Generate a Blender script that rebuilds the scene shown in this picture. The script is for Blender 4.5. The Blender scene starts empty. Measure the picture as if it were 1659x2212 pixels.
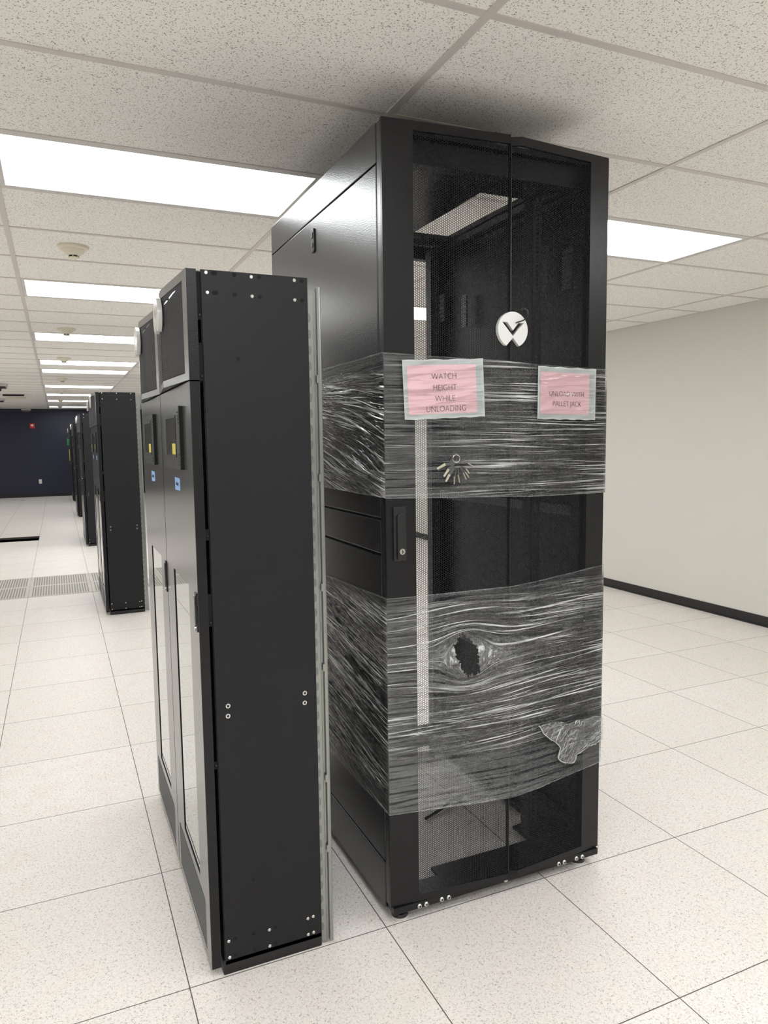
import bpy, math, random
import numpy as np
from mathutils import Vector, Matrix

random.seed(7)
RNG = np.random.default_rng(11)
scene = bpy.context.scene
COL = scene.collection
T = 0.6096                      # raised-floor tile
CEIL = 2.598
PI = math.pi

# ------------------------------------------------------------------ camera
cam_d = bpy.data.cameras.new('camera')
cam = bpy.data.objects.new('camera', cam_d)
COL.objects.link(cam)
yaw, pitch, roll = 0.420031623, -0.0978401346, -0.0128986332
cy, sy, cp, sp = math.cos(yaw), math.sin(yaw), math.cos(pitch), math.sin(pitch)
fwd = Vector((sy * cp, cy * cp, sp))
rgt = Vector((cy, -sy, 0))
upv = rgt.cross(fwd)
r2 = rgt * math.cos(roll) + upv * math.sin(roll)
u2 = -rgt * math.sin(roll) + upv * math.cos(roll)
M = Matrix((r2, u2, -fwd)).transposed().to_4x4()
M.translation = Vector((-0.264390178, -1.98184032, 1.53483799))
cam.matrix_world = M
cam_d.sensor_fit = 'HORIZONTAL'
cam_d.sensor_width = 36.0
cam_d.lens = 36.0 * 1571.01192 / 1659.0
cam_d.clip_start = 0.05
cam_d.clip_end = 100
scene.camera = cam

# ------------------------------------------------------------------ world, exposure
world = bpy.data.worlds.new('world')
scene.world = world
world.use_nodes = True
world.node_tree.nodes['Background'].inputs[0].default_value = (0.9, 0.95, 1.0, 1)
world.node_tree.nodes['Background'].inputs[1].default_value = 0.0
scene.view_settings.view_transform = 'Standard'
scene.view_settings.look = 'None'
scene.view_settings.exposure = 0.31
scene.view_settings.gamma = 1.0
scene.view_settings.use_curve_mapping = False
LAMP = 8.4                      # emission of every fluorescent ceiling panel
scene.cycles.max_bounces = 10
scene.cycles.diffuse_bounces = 5
scene.cycles.glossy_bounces = 4
scene.cycles.transparent_max_bounces = 16
scene.cycles.sample_clamp_indirect = 4.0
scene.cycles.use_denoising = True


# ------------------------------------------------------------------ materials
def srgb(r, g, b):
    f = lambda c: (c / 255 / 12.92) if c / 255 <= 0.04045 else ((c / 255 + 0.055) / 1.055) ** 2.4
    return (f(r), f(g), f(b), 1.0)


class NT:
    def __init__(s, name):
        s.m = bpy.data.materials.new(name)
        s.m.use_nodes = True
        s.t = s.m.node_tree
        s.p = s.t.nodes.get('Principled BSDF')
        s.out = s.t.nodes.get('Material Output')

    def n(s, typ, **kw):
        nd = s.t.nodes.new(typ)
        for k, v in kw.items():
            setattr(nd, k, v)
        return nd

    def l(s, a, b):
        s.t.links.new(a, b)

    def val(s, sock, v):
        if isinstance(v, bpy.types.NodeSocket):
            s.l(v, sock)
        else:
            sock.default_value = v

    def math(s, op, a, b=0.0, c=None, clamp=False):
        nd = s.n('ShaderNodeMath', operation=op, use_clamp=clamp)
        s.val(nd.inputs[0], a)
        s.val(nd.inputs[1], b)
        if c is not None:
            s.val(nd.inputs[2], c)
        return nd.outputs[0]

    def ramp(s, v, a, b, lo=0.0, hi=1.0):
        nd = s.n('ShaderNodeMapRange', interpolation_type='SMOOTHSTEP')
        s.val(nd.inputs['Value'], v)
        nd.inputs['From Min'].default_value = a
        nd.inputs['From Max'].default_value = b
        nd.inputs['To Min'].default_value = lo
        nd.inputs['To Max'].default_value = hi
        return nd.outputs['Result']

    def noise(s, vec, scale, detail=2.0, rough=0.5, dist=0.0):
        nd = s.n('ShaderNodeTexNoise')
        if vec is not None:
            s.l(vec, nd.inputs['Vector'])
        nd.inputs['Scale'].default_value = scale
        nd.inputs['Detail'].default_value = detail
        nd.inputs['Roughness'].default_value = rough
        nd.inputs['Distortion'].default_value = dist
        return nd.outputs['Fac']

    def obj(s):
        return s.n('ShaderNodeTexCoord').outputs['Object']

    def mapping(s, vec, scale=(1, 1, 1), loc=(0, 0, 0), rot=(0, 0, 0)):
        nd = s.n('ShaderNodeMapping')
        s.l(vec, nd.inputs['Vector'])
        nd.inputs['Scale'].default_value = scale
        nd.inputs['Location'].default_value = loc
        nd.inputs['Rotation'].default_value = rot
        return nd.outputs['Vector']

    def mix(s, f, a, b):
        nd = s.n('ShaderNodeMix', data_type='RGBA')
        s.val(nd.inputs[0], f)
        s.val(nd.inputs[6], a)
        s.val(nd.inputs[7], b)
        return nd.outputs[2]

    def bump(s, h, strength, dist):
        nd = s.n('ShaderNodeBump')
        s.l(h, nd.inputs['Height'])
        nd.inputs['Strength'].default_value = strength
        nd.inputs['Distance'].default_value = dist
        return nd.outputs['Normal']


def plain(name, col, rough=0.5, metal=0.0, ior=1.5, coat=0.0, bump=None, var=0.0):
    k = NT(name)
    p = k.p
    p.inputs['Base Color'].default_value = col
    p.inputs['Roughness'].default_value = rough
    p.inputs['Metallic'].default_value = metal
    p.inputs['IOR'].default_value = ior
    p.inputs['Coat Weight'].default_value = coat
    p.inputs['Coat Roughness'].default_value = 0.06
    if bump:
        h = k.noise(k.obj(), bump[0], 2.0)
        k.l(k.bump(h, bump[1], bump[2]), p.inputs['Normal'])
    if var:
        f = k.noise(k.obj(), 3.0, 3.0)
        dark = tuple(c * (1 - var) for c in col[:3]) + (1,)
        k.l(k.mix(f, dark, col), p.inputs['Base Color'])
    return k.m


MAT = {}
MAT['powder'] = plain('black_powder_coat', srgb(19, 19, 22), 0.32, ior=1.40, bump=(260, 0.25, 0.0015))
MAT['lit_powder'] = plain('black_powder_coat_lit_side', srgb(26, 26, 29), 0.27, ior=1.65, bump=(260, 0.3, 0.0015))  # same black coat, made lighter and glossier for the lamp-lit side
MAT['side_textured'] = plain('charcoal_textured_paint', srgb(27, 27, 30), 0.5, ior=1.36, bump=(330, 0.35, 0.0012))
MAT['door_satin'] = plain('satin_grey_metallic_door_paint', srgb(112, 112, 113), 0.2, metal=0.6, ior=1.8)
MAT['black'] = plain('matt_black_metal', srgb(20, 20, 23), 0.5)
MAT['slat'] = plain('grey_louvre_paint', srgb(126, 127, 128), 0.4, metal=0.3)
MAT['flat_black'] = plain('flat_black_lining', srgb(12, 12, 14), 0.9)
MAT['mesh'] = plain('black_perforated_steel', srgb(24, 24, 30), 0.55, ior=1.35)
MAT['vent_mesh'] = plain('grey_perforated_steel', srgb(84, 84, 88), 0.55)
MAT['inner'] = plain('rack_inner_black', srgb(12, 12, 16), 0.45)
MAT['rail'] = plain('dark_grey_rail_steel', srgb(44, 44, 50), 0.45)
MAT['bracket'] = plain('grey_bracket_steel', srgb(84, 84, 86), 0.4)
MAT['galv'] = plain('galvanised_steel', srgb(172, 175, 172), 0.28, metal=0.85, bump=(30, 0.2, 0.002), var=0.45)
MAT['slot_metal'] = plain('slot_shadow_steel', srgb(130, 133, 131), 0.35, metal=0.8)
MAT['chrome'] = plain('bright_zinc_screw', srgb(205, 205, 202), 0.22, metal=0.9)
MAT['plastic_white'] = plain('glossy_white_plastic', srgb(228, 228, 226), 0.16, coat=0.4)
MAT['plastic_black'] = plain('black_plastic', srgb(30, 30, 32), 0.35)
MAT['bezel'] = plain('grey_bezel_plastic', srgb(104, 105, 106), 0.22, metal=0.5, ior=1.8)
MAT['screen'] = plain('dark_screen_glass', srgb(92, 92, 84), 0.1, ior=2.0)
MAT['glass'] = plain('mirror_coated_glass', srgb(206, 212, 210), 0.01, metal=1.0)
MAT['tape_blue'] = plain('blue_painter_tape', srgb(150, 188, 240), 0.7)
MAT['yellow'] = plain('yellow_sticker', srgb(222, 206, 82), 0.6)
MAT['cream'] = plain('cream_plastic', srgb(222, 215, 196), 0.45)
MAT['white_metal'] = plain('white_painted_metal', srgb(206, 205, 202), 0.4)
MAT['tbar'] = plain('white_ceiling_grid_steel', srgb(205, 200, 195), 0.45)
MAT['pink'] = plain('pink_paper', srgb(252, 216, 222), 0.6)
MAT['ink'] = plain('dark_ink', srgb(58, 30, 44), 0.6)
MAT['sleeve'] = plain('clear_grey_plastic_sleeve', srgb(208, 214, 213), 0.35, bump=(90, 0.25, 0.002))
MAT['red'] = plain('red_enamel', srgb(196, 40, 52), 0.4)
MAT['green'] = plain('green_sign', srgb(30, 120, 80), 0.5)
MAT['yellow_board'] = plain('yellow_sign_board', srgb(176, 152, 60), 0.5)
MAT['rubber'] = plain('black_rubber_base', srgb(24, 24, 27), 0.42)
MAT['subfloor'] = plain('dark_concrete', srgb(60, 58, 55), 0.8)
MAT['wall_light'] = plain('warm_white_wall_paint', srgb(216, 214, 207), 0.55, bump=(120, 0.05, 0.002))
MAT['wall_navy'] = plain('navy_wall_paint', srgb(27, 29, 54), 0.5)
MAT['brass'] = plain('nickel_key', srgb(214, 208, 190), 0.3, metal=0.6)


def mat_lamp():
    k = NT('fluorescent_diffuser')
    c = k.obj()
    # ribbed prismatic lens: very fine ribs of the diffuser itself
    w = k.n('ShaderNodeTexWave')
    k.l(k.mapping(c, (1, 1, 1)), w.inputs['Vector'])
    w.inputs['Scale'].default_value = 40
    e = k.n('ShaderNodeEmission')
    k.l(k.mix(w.outputs['Fac'], (0.955, 0.98, 0.99, 1), (0.91, 0.935, 0.945, 1)), e.inputs['Color'])
    e.inputs['Strength'].default_value = LAMP
    k.l(e.outputs[0], k.out.inputs['Surface'])
    return k.m


MAT['lamp'] = mat_lamp()


def mat_floor():
    k = NT('speckled_laminate_floor')
    c = k.obj()
    sep = k.n('ShaderNodeSeparateXYZ')
    k.l(c, sep.inputs[0])
    d = []
    cells = []
    for ax in (0, 1):
        f = k.math('DIVIDE', sep.outputs[ax], T)
        cells.append(k.math('FLOOR', f))
        g = k.math('FRACT', f)
        d.append(k.math('MULTIPLY', k.math('MINIMUM', g, k.math('SUBTRACT', 1.0, g)), T))
    seam = k.ramp(k.math('MINIMUM', d[0], d[1]), 0.0010, 0.0022, 1.0, 0.0)
    cmb = k.n('ShaderNodeCombineXYZ')
    k.l(cells[0], cmb.inputs[0])
    k.l(cells[1], cmb.inputs[1])
    wn = k.n('ShaderNodeTexWhiteNoise', noise_dimensions='3D')
    k.l(cmb.outputs[0], wn.inputs['Vector'])
    base = k.mix(wn.outputs['Value'], srgb(234, 229, 223), srgb(240, 236, 231))
    mott = k.noise(c, 9.0, 3.0)
    base = k.mix(k.ramp(mott, 0.35, 0.7), base, srgb(238, 230, 223))

    def fleck(scale, loc, wdt, mscale, mlo, mhi):
        v = k.mapping(c, (1, 1, 1), loc)
        n1 = k.noise(v, scale, 1.0, 0.4, 0.6)
        line = k.ramp(k.math('ABSOLUTE', k.math('SUBTRACT', n1, 0.5)), wdt * 0.4, wdt, 1.0, 0.0)
        n2 = k.noise(k.mapping(c, (1, 1, 1), (loc[0] + 5, loc[1], 3)), mscale, 1.0)
        return k.math('MULTIPLY', line, k.ramp(n2, mlo, mhi))

    f1 = fleck(112, (0, 0, 0), 0.030, 105, 0.46, 0.53)
    f2 = fleck(135, (7.3, 2.1, 4), 0.030, 120, 0.48, 0.55)
    col = k.mix(k.math('MULTIPLY', f1, 0.62), base, srgb(128, 119, 110))
    col = k.mix(k.math('MULTIPLY', f2, 0.5), col, srgb(160, 147, 136))
    stain = k.ramp(k.noise(k.mapping(c, (1, 1, 1), (3.1, 1.7, 0)), 2.3, 3.0), 0.62, 0.8, 0.0, 0.14)
    col = k.mix(stain, col, srgb(214, 200, 170))
    col = k.mix(seam, col, srgb(74, 68, 64))
    k.l(col, k.p.inputs['Base Color'])
    k.p.inputs['Roughness'].default_value = 0.42
    k.p.inputs['IOR'].default_value = 1.45
    return k.m


MAT['floor'] = mat_floor()


def mat_ceiling():
    k = NT('fissured_mineral_ceiling_tile')
    c = k.obj()
    base = srgb(243, 241, 237)

    def dash(scale, loc, wdt, mscale, lo, hi):
        v = k.mapping(c, (1, 1, 1), loc)
        n1 = k.noise(v, scale, 0.0, 0.4, 0.5)
        line = k.ramp(k.math('ABSOLUTE', k.math('SUBTRACT', n1, 0.5)), wdt * 0.55, wdt, 1.0, 0.0)
        n2 = k.noise(k.mapping(c, (1, 1, 1), (loc[0] + 3, loc[1] + 1, 9)), mscale, 0.0)
        return k.math('MULTIPLY', line, k.ramp(n2, lo, hi))

    f1 = dash(98, (0, 0, 0), 0.085, 205, 0.615, 0.68)
    f2 = dash(125, (4.4, 8.1, 2), 0.085, 240, 0.625, 0.69)
    vo = k.n('ShaderNodeTexVoronoi')
    k.l(c, vo.inputs['Vector'])
    vo.inputs['Scale'].default_value = 150
    dots = k.math('MULTIPLY', k.ramp(vo.outputs['Distance'], 0.13, 0.2, 1.0, 0.0), k.ramp(k.noise(c, 60, 0.0), 0.52, 0.6))
    col = k.mix(k.math('MULTIPLY', k.noise(c, 200, 2.0), 0.10), base, srgb(222, 220, 215))
    h = k.math('MAXIMUM', f1, f2)
    col = k.mix(k.math('MULTIPLY', h, 0.70), col, srgb(96, 92, 88))
    col = k.mix(k.math('MULTIPLY', dots, 0.45), col, srgb(110, 104, 98))
    k.l(col, k.p.inputs['Base Color'])
    k.p.inputs['Roughness'].default_value = 0.9
    k.p.inputs['Specular IOR Level'].default_value = 0.1
    return k.m


MAT['ceiling'] = mat_ceiling()


def mat_grate():
    k = NT('perforated_floor_panel')
    c = k.obj()
    sep = k.n('ShaderNodeSeparateXYZ')
    k.l(c, sep.inputs[0])
    gx = k.math('FRACT', k.math('DIVIDE', sep.outputs[0], 0.0254))
    gy = k.math('FRACT', k.math('DIVIDE', sep.outputs[1], 0.036))
    hx = k.ramp(k.math('ABSOLUTE', k.math('SUBTRACT', gx, 0.5)), 0.24, 0.30, 1.0, 0.0)
    hy = k.ramp(k.math('ABSOLUTE', k.math('SUBTRACT', gy, 0.5)), 0.36, 0.42, 1.0, 0.0)
    ax = k.math('ABSOLUTE', sep.outputs[0])
    ay = k.math('ABSOLUTE', sep.outputs[1])
    inside = k.math('LESS_THAN', k.math('MAXIMUM', ax, ay), 0.272)
    hole = k.math('MULTIPLY', k.math('MULTIPLY', hx, hy), inside)
    k.l(k.mix(hole, srgb(196, 191, 182), srgb(104, 100, 95)), k.p.inputs['Base Color'])
    k.p.inputs['Roughness'].default_value = 0.5
    return k.m


MAT['grate'] = mat_grate()


def mat_film(name, seed, tilt2, gain=1.0):
    """stretch film: clear plastic, milky in places, denser along its drawn-out creases; lamp highlights there are painted as white streaks.
    'haze', 'pull' and 'rim' vary over the film: milkiness, the pulled zone round the tear, folded edges"""
    k = NT(name)
    uv = k.n('ShaderNodeTexCoord').outputs['UV']

    def attr(nm):
        return k.n('ShaderNodeAttribute', attribute_name=nm).outputs['Fac']
    haze, pull, rim, busy = attr('haze'), attr('pull'), attr('rim'), attr('busy')
    sp_ = k.n('ShaderNodeSeparateXYZ')
    k.l(uv, sp_.inputs[0])

    def tilted(t):
        cb = k.n('ShaderNodeCombineXYZ')
        k.l(sp_.outputs[0], cb.inputs[0])
        k.l(k.math('ADD', sp_.outputs[1], k.math('MULTIPLY', sp_.outputs[0], t)), cb.inputs[1])
        return cb.outputs[0]

    def raw(vec, su, sv, loc, detail=2.0):
        return k.noise(k.mapping(vec, (su, sv, 1), loc), 1.0, detail, 0.6)
    n1 = raw(uv, 1.5, 125, (seed, 0, 0))
    n2 = raw(uv, 3.0, 340, (seed + 4, 3, 0))
    n3 = raw(tilted(tilt2), 1.3, 135, (seed + 9, 1, 0))
    n4 = raw(tilted(-tilt2 * 0.5), 2.0, 210, (seed + 17, 5, 0))
    n5 = raw(uv, 70, 160, (seed + 2, 8, 0), 3.0)
    a = k.ramp(n1, 0.568, 0.645)
    b = k.ramp(n2, 0.58, 0.74, 0.0, 0.28)
    c = k.ramp(n3, 0.578, 0.65)
    d = k.ramp(n4, 0.575, 0.67, 0.0, 0.8)
    e = k.math('MULTIPLY', k.ramp(n5, 0.45, 0.68), pull)
    patch = k.ramp(raw(uv, 3.0, 16, (seed, 2, 0)), 0.38, 0.60, 0.18, 1.0)
    s = k.math('MAXIMUM', k.math('MAXIMUM', a, b), k.math('MAXIMUM', c, d))
    s = k.math('MULTIPLY', k.math('MULTIPLY', s, patch), busy)
    s = k.math('MAXIMUM', s, k.math('MAXIMUM', e, rim))
    slit = k.ramp(raw(uv, 2.6, 90, (seed + 31, 4, 0)), 0.50, 0.60, 1.0, 0.12)
    op = k.math('ADD', k.math('MULTIPLY', haze, slit), k.math('MULTIPLY', s, 0.88 * gain), clamp=True)  # opaque white streaks stand in for lamp highlights on the creases
    op = k.math('ADD', op, k.math('MULTIPLY', pull, 0.10), clamp=True)
    h = k.math('ADD', k.math('ADD', n1, n3), k.math('ADD', k.math('MULTIPLY', n2, 0.5), k.math('MULTIPLY', n4, 0.6)))
    h = k.math('ADD', h, k.math('MULTIPLY', k.math('MULTIPLY', n5, pull), 1.2))
    nrm = k.bump(h, 1.0, 0.011)
    p = k.p
    p.inputs['Base Color'].default_value = srgb(232, 234, 235)
    p.inputs['Roughness'].default_value = 0.17
    p.inputs['IOR'].default_value = 2.3
    k.l(nrm, p.inputs['Normal'])
    tr = k.n('ShaderNodeBsdfTransparent')
    gl = k.n('ShaderNodeBsdfGlossy')
    gl.inputs['Roughness'].default_value = 0.13
    k.l(nrm, gl.inputs['Normal'])
    fr = k.n('ShaderNodeFresnel')
    fr.inputs['IOR'].default_value = 1.5
    k.l(nrm, fr.inputs['Normal'])
    m1 = k.n('ShaderNodeMixShader')
    k.l(op, m1.inputs[0])
    k.l(tr.outputs[0], m1.inputs[1])
    k.l(p.outputs[0], m1.inputs[2])
    m2 = k.n('ShaderNodeMixShader')
    k.l(k.math('MULTIPLY', fr.outputs[0], k.math('MINIMUM', busy, 1.0)), m2.inputs[0])
    k.l(m1.outputs[0], m2.inputs[1])
    k.l(gl.outputs[0], m2.inputs[2])
    k.l(m2.outputs[0], k.out.inputs['Surface'])
    return k.m


MAT['film_upper'] = mat_film('stretch_film_upper', 1.0, 0.035)
MAT['film_lower'] = mat_film('stretch_film_lower', 21.0, -0.06)


def mat_cover():
    """clear glossy front of the document sleeve"""
    k = NT('clear_sleeve_front')
    c = k.obj()
    h = k.noise(k.mapping(c, (5, 5, 26), (0, 0, 0), (0, 0.25, 0)), 1.0, 3.0)
    nrm = k.bump(h, 0.8, 0.012)
    tr = k.n('ShaderNodeBsdfTransparent')
    gl = k.n('ShaderNodeBsdfGlossy')
    gl.inputs['Roughness'].default_value = 0.08
    k.l(nrm, gl.inputs['Normal'])
    fr = k.n('ShaderNodeFresnel')
    fr.inputs['IOR'].default_value = 1.45
    k.l(nrm, fr.inputs['Normal'])
    m = k.n('ShaderNodeMixShader')
    k.l(fr.outputs[0], m.inputs[0])
    k.l(tr.outputs[0], m.inputs[1])
    k.l(gl.outputs[0], m.inputs[2])
    k.l(m.outputs[0], k.out.inputs['Surface'])
    return k.m


MAT['cover'] = mat_cover()
MAT['rim_film'] = plain('gathered_film_edge', srgb(190, 193, 193), 0.25)


# ------------------------------------------------------------------ mesh helpers
class MB:
    def __init__(s):
        s.v = []
        s.f = []

    def add(s, vs, fs):
        o = len(s.v)
        s.v += [tuple(v) for v in vs]
        s.f += [tuple(i + o for i in f) for f in fs]
        return s

    def box(s, x0, y0, z0, x1, y1, z1):
        vs = [(x, y, z) for z in (z0, z1) for y in (y0, y1) for x in (x0, x1)]
        return s.add(vs, [(0, 2, 3, 1), (4, 5, 7, 6), (0, 1, 5, 4), (2, 6, 7, 3), (0, 4, 6, 2), (1, 3, 7, 5)])

    def prism(s, poly, plane, a, b):
        """poly: 2-D outline; plane 'xy','xz','yz'; extruded from a to b along the third axis"""
        def P(p, w):
            return {'xy': (p[0], p[1], w), 'xz': (p[0], w, p[1]), 'yz': (w, p[0], p[1])}[plane]
        n = len(poly)
        vs = [P(p, a) for p in poly] + [P(p, b) for p in poly]
        fs = [tuple(range(n)), tuple(range(2 * n - 1, n - 1, -1))]
        fs += [(i, i + n, (i + 1) % n + n, (i + 1) % n) for i in range(n)]
        return s.add(vs, fs)

    def cyl(s, p0, p1, r0, r1=None, n=16):
        r1 = r0 if r1 is None else r1
        p0, p1 = Vector(p0), Vector(p1)
        d = (p1 - p0).normalized()
        a = d.orthogonal().normalized()
        b = d.cross(a)
        vs = []
        for p, r in ((p0, r0), (p1, r1)):
            for i in range(n):
                t = 2 * PI * i / n
                vs.append(p + a * (r * math.cos(t)) + b * (r * math.sin(t)))
        fs = [tuple(range(n - 1, -1, -1)), tuple(range(n, 2 * n))]
        fs += [(i, (i + 1) % n, (i + 1) % n + n, i + n) for i in range(n)]
        return s.add(vs, fs)

    def lathe(s, prof, c, n=32):
        """prof: (r, z) list, revolved around a vertical axis at c"""
        vs = []
        for r, z in prof:
            for i in range(n):
                t = 2 * PI * i / n
                vs.append((c[0] + r * math.cos(t), c[1] + r * math.sin(t), c[2] + z))
        fs = []
        for j in range(len(prof) - 1):
            for i in range(n):
                a, b = j * n + i, j * n + (i + 1) % n
                fs.append((a, b, b + n, a + n))
        fs.append(tuple(range(n - 1, -1, -1)))
        k = (len(prof) - 1) * n
        fs.append(tuple(range(k, k + n)))
        return s.add(vs, fs)

    def tube(s, pts, r, n=8):
        pts = [Vector(p) for p in pts]
        rings = []
        up = None
        for i, p in enumerate(pts):
            d = (pts[min(i + 1, len(pts) - 1)] - pts[max(i - 1, 0)]).normalized()
            a = d.orthogonal().normalized() if up is None else (up - d * up.dot(d)).normalized()
            up = a
            b = d.cross(a)
            rings.append([p + a * (r * math.cos(2 * PI * j / n)) + b * (r * math.sin(2 * PI * j / n)) for j in range(n)])
        vs = [v for g in rings for v in g]
        fs = []
        for i in range(len(pts) - 1):
            for j in range(n):
                a, b = i * n + j, i * n + (j + 1) % n
                fs.append((a, b, b + n, a + n))
        fs.append(tuple(range(n - 1, -1, -1)))
        k = (len(pts) - 1) * n
        fs.append(tuple(range(k, k + n)))
        return s.add(vs, fs)

    def build(s, name, mat, parent=None, off=(0, 0, 0), bevel=0.0, smooth=False):
        me = bpy.data.meshes.new(name)
        me.from_pydata([(v[0] - off[0], v[1] - off[1], v[2] - off[2]) for v in s.v], [], s.f)
        me.validate()
        return link(me, name, mat, parent, bevel, smooth)


def link(me, name, mat, parent=None, bevel=0.0, smooth=False):
    me.materials.clear()
    me.materials.append(MAT[mat] if isinstance(mat, str) else mat)
    if smooth:
        me.polygons.foreach_set('use_smooth', [True] * len(me.polygons))
        try:
            me.set_sharp_from_angle(angle=math.radians(35))
        except Exception:
            pass
    o = bpy.data.objects.new(name, me)
    COL.objects.link(o)
    if parent is not None:
        o.parent = parent
    if bevel:
        b = o.modifiers.new('bevel', 'BEVEL')
        b.width = bevel
        b.segments = 2
        b.limit_method = 'ANGLE'
    return o


def np_mesh(name, verts, quads, uv=None, attrs=None):
    me = bpy.data.meshes.new(name)
    verts = np.asarray(verts, np.float32)
    quads = np.asarray(quads, np.int32)
    me.vertices.add(len(verts))
    me.vertices.foreach_set('co', verts.ravel())
    me.loops.add(quads.size)
    me.loops.foreach_set('vertex_index', quads.ravel())
    me.polygons.add(len(quads))
    me.polygons.foreach_set('loop_start', np.arange(len(quads), dtype=np.int32) * 4)
    if uv is not None:
        l = me.uv_layers.new(name='UVMap')
        l.data.foreach_set('uv', np.asarray(uv, np.float32)[quads.ravel()].ravel())
    me.update(calc_edges=True)
    for nm, v in (attrs or {}).items():
        at_ = me.attributes.new(nm, 'FLOAT', 'POINT')
        at_.data.foreach_set('value', np.asarray(v, np.float32).ravel())
    return me


def hex_sheet(umax, vmax, p=0.0070, hole=0.85, thick=0.0012):
    """flat honeycomb-perforated sheet in (u, v), returned as verts (u, v, w) and quads"""
    cu = p * math.sqrt(3) / 2
    nu, nv = int(umax / cu), int(vmax / p)
    R = p / math.sqrt(3)
    i, j = np.meshgrid(np.arange(nu), np.arange(nv), indexing='ij')
    cu_ = (i + 0.5) * (umax / nu)
    cv_ = (j + 0.5 + 0.5 * (i % 2)) * (vmax / (nv + 0.5))
    ang = np.arange(6) * PI / 3
    oc = np.stack([np.cos(ang), np.sin(ang)], 1) * R
    ic = oc * hole
    c = np.stack([cu_.ravel(), cv_.ravel()], 1)
    n = len(c)
    O = c[:, None, :] + oc
    I = c[:, None, :] + ic
    V = np.zeros((n, 18, 3), np.float32)
    V[:, :6, :2] = O
    V[:, 6:12, :2] = I
    V[:, 12:, :2] = I
    V[:, 12:, 2] = thick
    k = np.arange(6)
    k1 = (k + 1) % 6
    q1 = np.stack([k, k1, k1 + 6, k + 6], 1)
    q2 = np.stack([k + 6, k1 + 6, k1 + 12, k + 12], 1)
    q = np.concatenate([q1, q2])
    Q = (np.arange(n) * 18)[:, None, None] + q[None]
    V[:, :, 0] = np.clip(V[:, :, 0], 0, umax)
    V[:, :, 1] = np.clip(V[:, :, 1], 0, vmax)
    return V.reshape(-1, 3), Q.reshape(-1, 4)


def thing(name, label, cat, loc=(0, 0, 0), group=None):
    o = bpy.data.objects.new(name, None)
    o.empty_display_size = 0.1
    COL.objects.link(o)
    o.location = loc
    tag(o, label, cat, group)
    return o


def tag(o, label, cat, group=None):
    o['label'] = label
    o['category'] = cat
    if group:
        o['group'] = group
    return o


def struct(name, mb, mat, label=None):
    o = mb.build(name, mat)
    o['kind'] = 'structure'
    if label:
        o['label'] = label
    return o


def copy_tree(o, parent=None, skip=()):
    c = o.copy()
    COL.objects.link(c)
    if parent is not None:
        c.parent = parent
    for ch in list(o.children):
        if ch.name.split('.')[0] in skip:
            continue
        copy_tree(ch, c, skip)
    return c


def emblem_mesh(name, r=0.054, depth=0.006):
    """white disc with a V cut through it and a notch below; faces +Z, up = +Y"""
    cu = bpy.data.curves.new(name, 'CURVE')
    cu.dimensions = '2D'
    cu.fill_mode = 'BOTH'
    cu.extrude = depth
    cu.bevel_depth = 0.0008

    def spl(pts):
        s = cu.splines.new('POLY')
        s.points.add(len(pts) - 1)
        for q, (x, y) in zip(s.points, pts):
            q.co = (x * r, y * r, 0, 1)
        s.use_cyclic_u = True
    a0, a1 = math.radians(-64), math.radians(244)
    outer = [(math.cos(a0 + (a1 - a0) * i / 60), math.sin(a0 + (a1 - a0) * i / 60)) for i in range(61)]
    outer.append((0.0, -0.43))
    spl(outer)
    spl([(-0.76, 0.42), (-0.38, 0.42), (0.0, -0.02), (0.38, 0.42), (0.76, 0.42), (0.0, -0.38)])
    o = bpy.data.objects.new('tmp_emblem', cu)
    COL.objects.link(o)
    dg = bpy.context.evaluated_depsgraph_get()
    me = bpy.data.meshes.new_from_object(o.evaluated_get(dg))
    bpy.data.objects.remove(o)
    bpy.data.curves.remove(cu)
    return me


def text_mesh(txt, size, width=None):
    cu = bpy.data.curves.new('lettering', 'FONT')
    cu.body = txt
    cu.size = size
    cu.align_x = 'CENTER'
    cu.align_y = 'CENTER'
    cu.extrude = 0.0002
    cu.offset = -0.0005
    o = bpy.data.objects.new('tmp_text', cu)
    COL.objects.link(o)
    dg = bpy.context.evaluated_depsgraph_get()
    me = bpy.data.meshes.new_from_object(o.evaluated_get(dg))
    bpy.data.objects.remove(o)
    bpy.data.curves.remove(cu)
    return me


# ------------------------------------------------------------------ the room
XL, XR, YB, YF = -7 * T, 8 * T, -10 * T, 36 * T
PIT = (-2 * T, 18 * T, -1 * T, 19 * T)                 # a lifted-out floor tile
CUT = (0.20, 0.03, 0.438, 1.17)                        # floor cut-out under the near cabinets


def build_floor():
    xs = sorted(set([i * T for i in range(-7, 9)] + [CUT[0], CUT[2]]))
    ys = sorted(set([j * T for j in range(-10, 37)] + [CUT[1], CUT[3]]))
    mb = MB()
    holes = (PIT, CUT)
    for x0, x1 in zip(xs, xs[1:]):
        for y0, y1 in zip(ys, ys[1:]):
            mx, my = (x0 + x1) / 2, (y0 + y1) / 2
            if any(h[0] < mx < h[2] and h[1] < my < h[3] for h in holes):
                continue
            mb.add([(x0, y0, 0), (x1, y0, 0), (x1, y1, 0), (x0, y1, 0)], [(0, 1, 2, 3)])
    for x0, y0, x1, y1 in holes:
        d = -0.035
        c = [(x0, y0), (x1, y0), (x1, y1), (x0, y1)]
        for a, b in zip(c, c[1:] + c[:1]):
            mb.add([(*a, 0), (*a, d), (*b, d), (*b, 0)], [(0, 1, 2, 3)])
    return struct('floor', mb, 'floor', 'pale speckled raised floor of square tiles')


build_floor()
struct('subfloor', MB().box(XL, YB, -0.47, XR, YF, -0.45), 'subfloor')

# ceiling lights: cells of the 4 ft x 2 ft grid
GX0, GY0 = 0.785, 0.292
LX, LY = 1.2192, 0.6096


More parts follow.
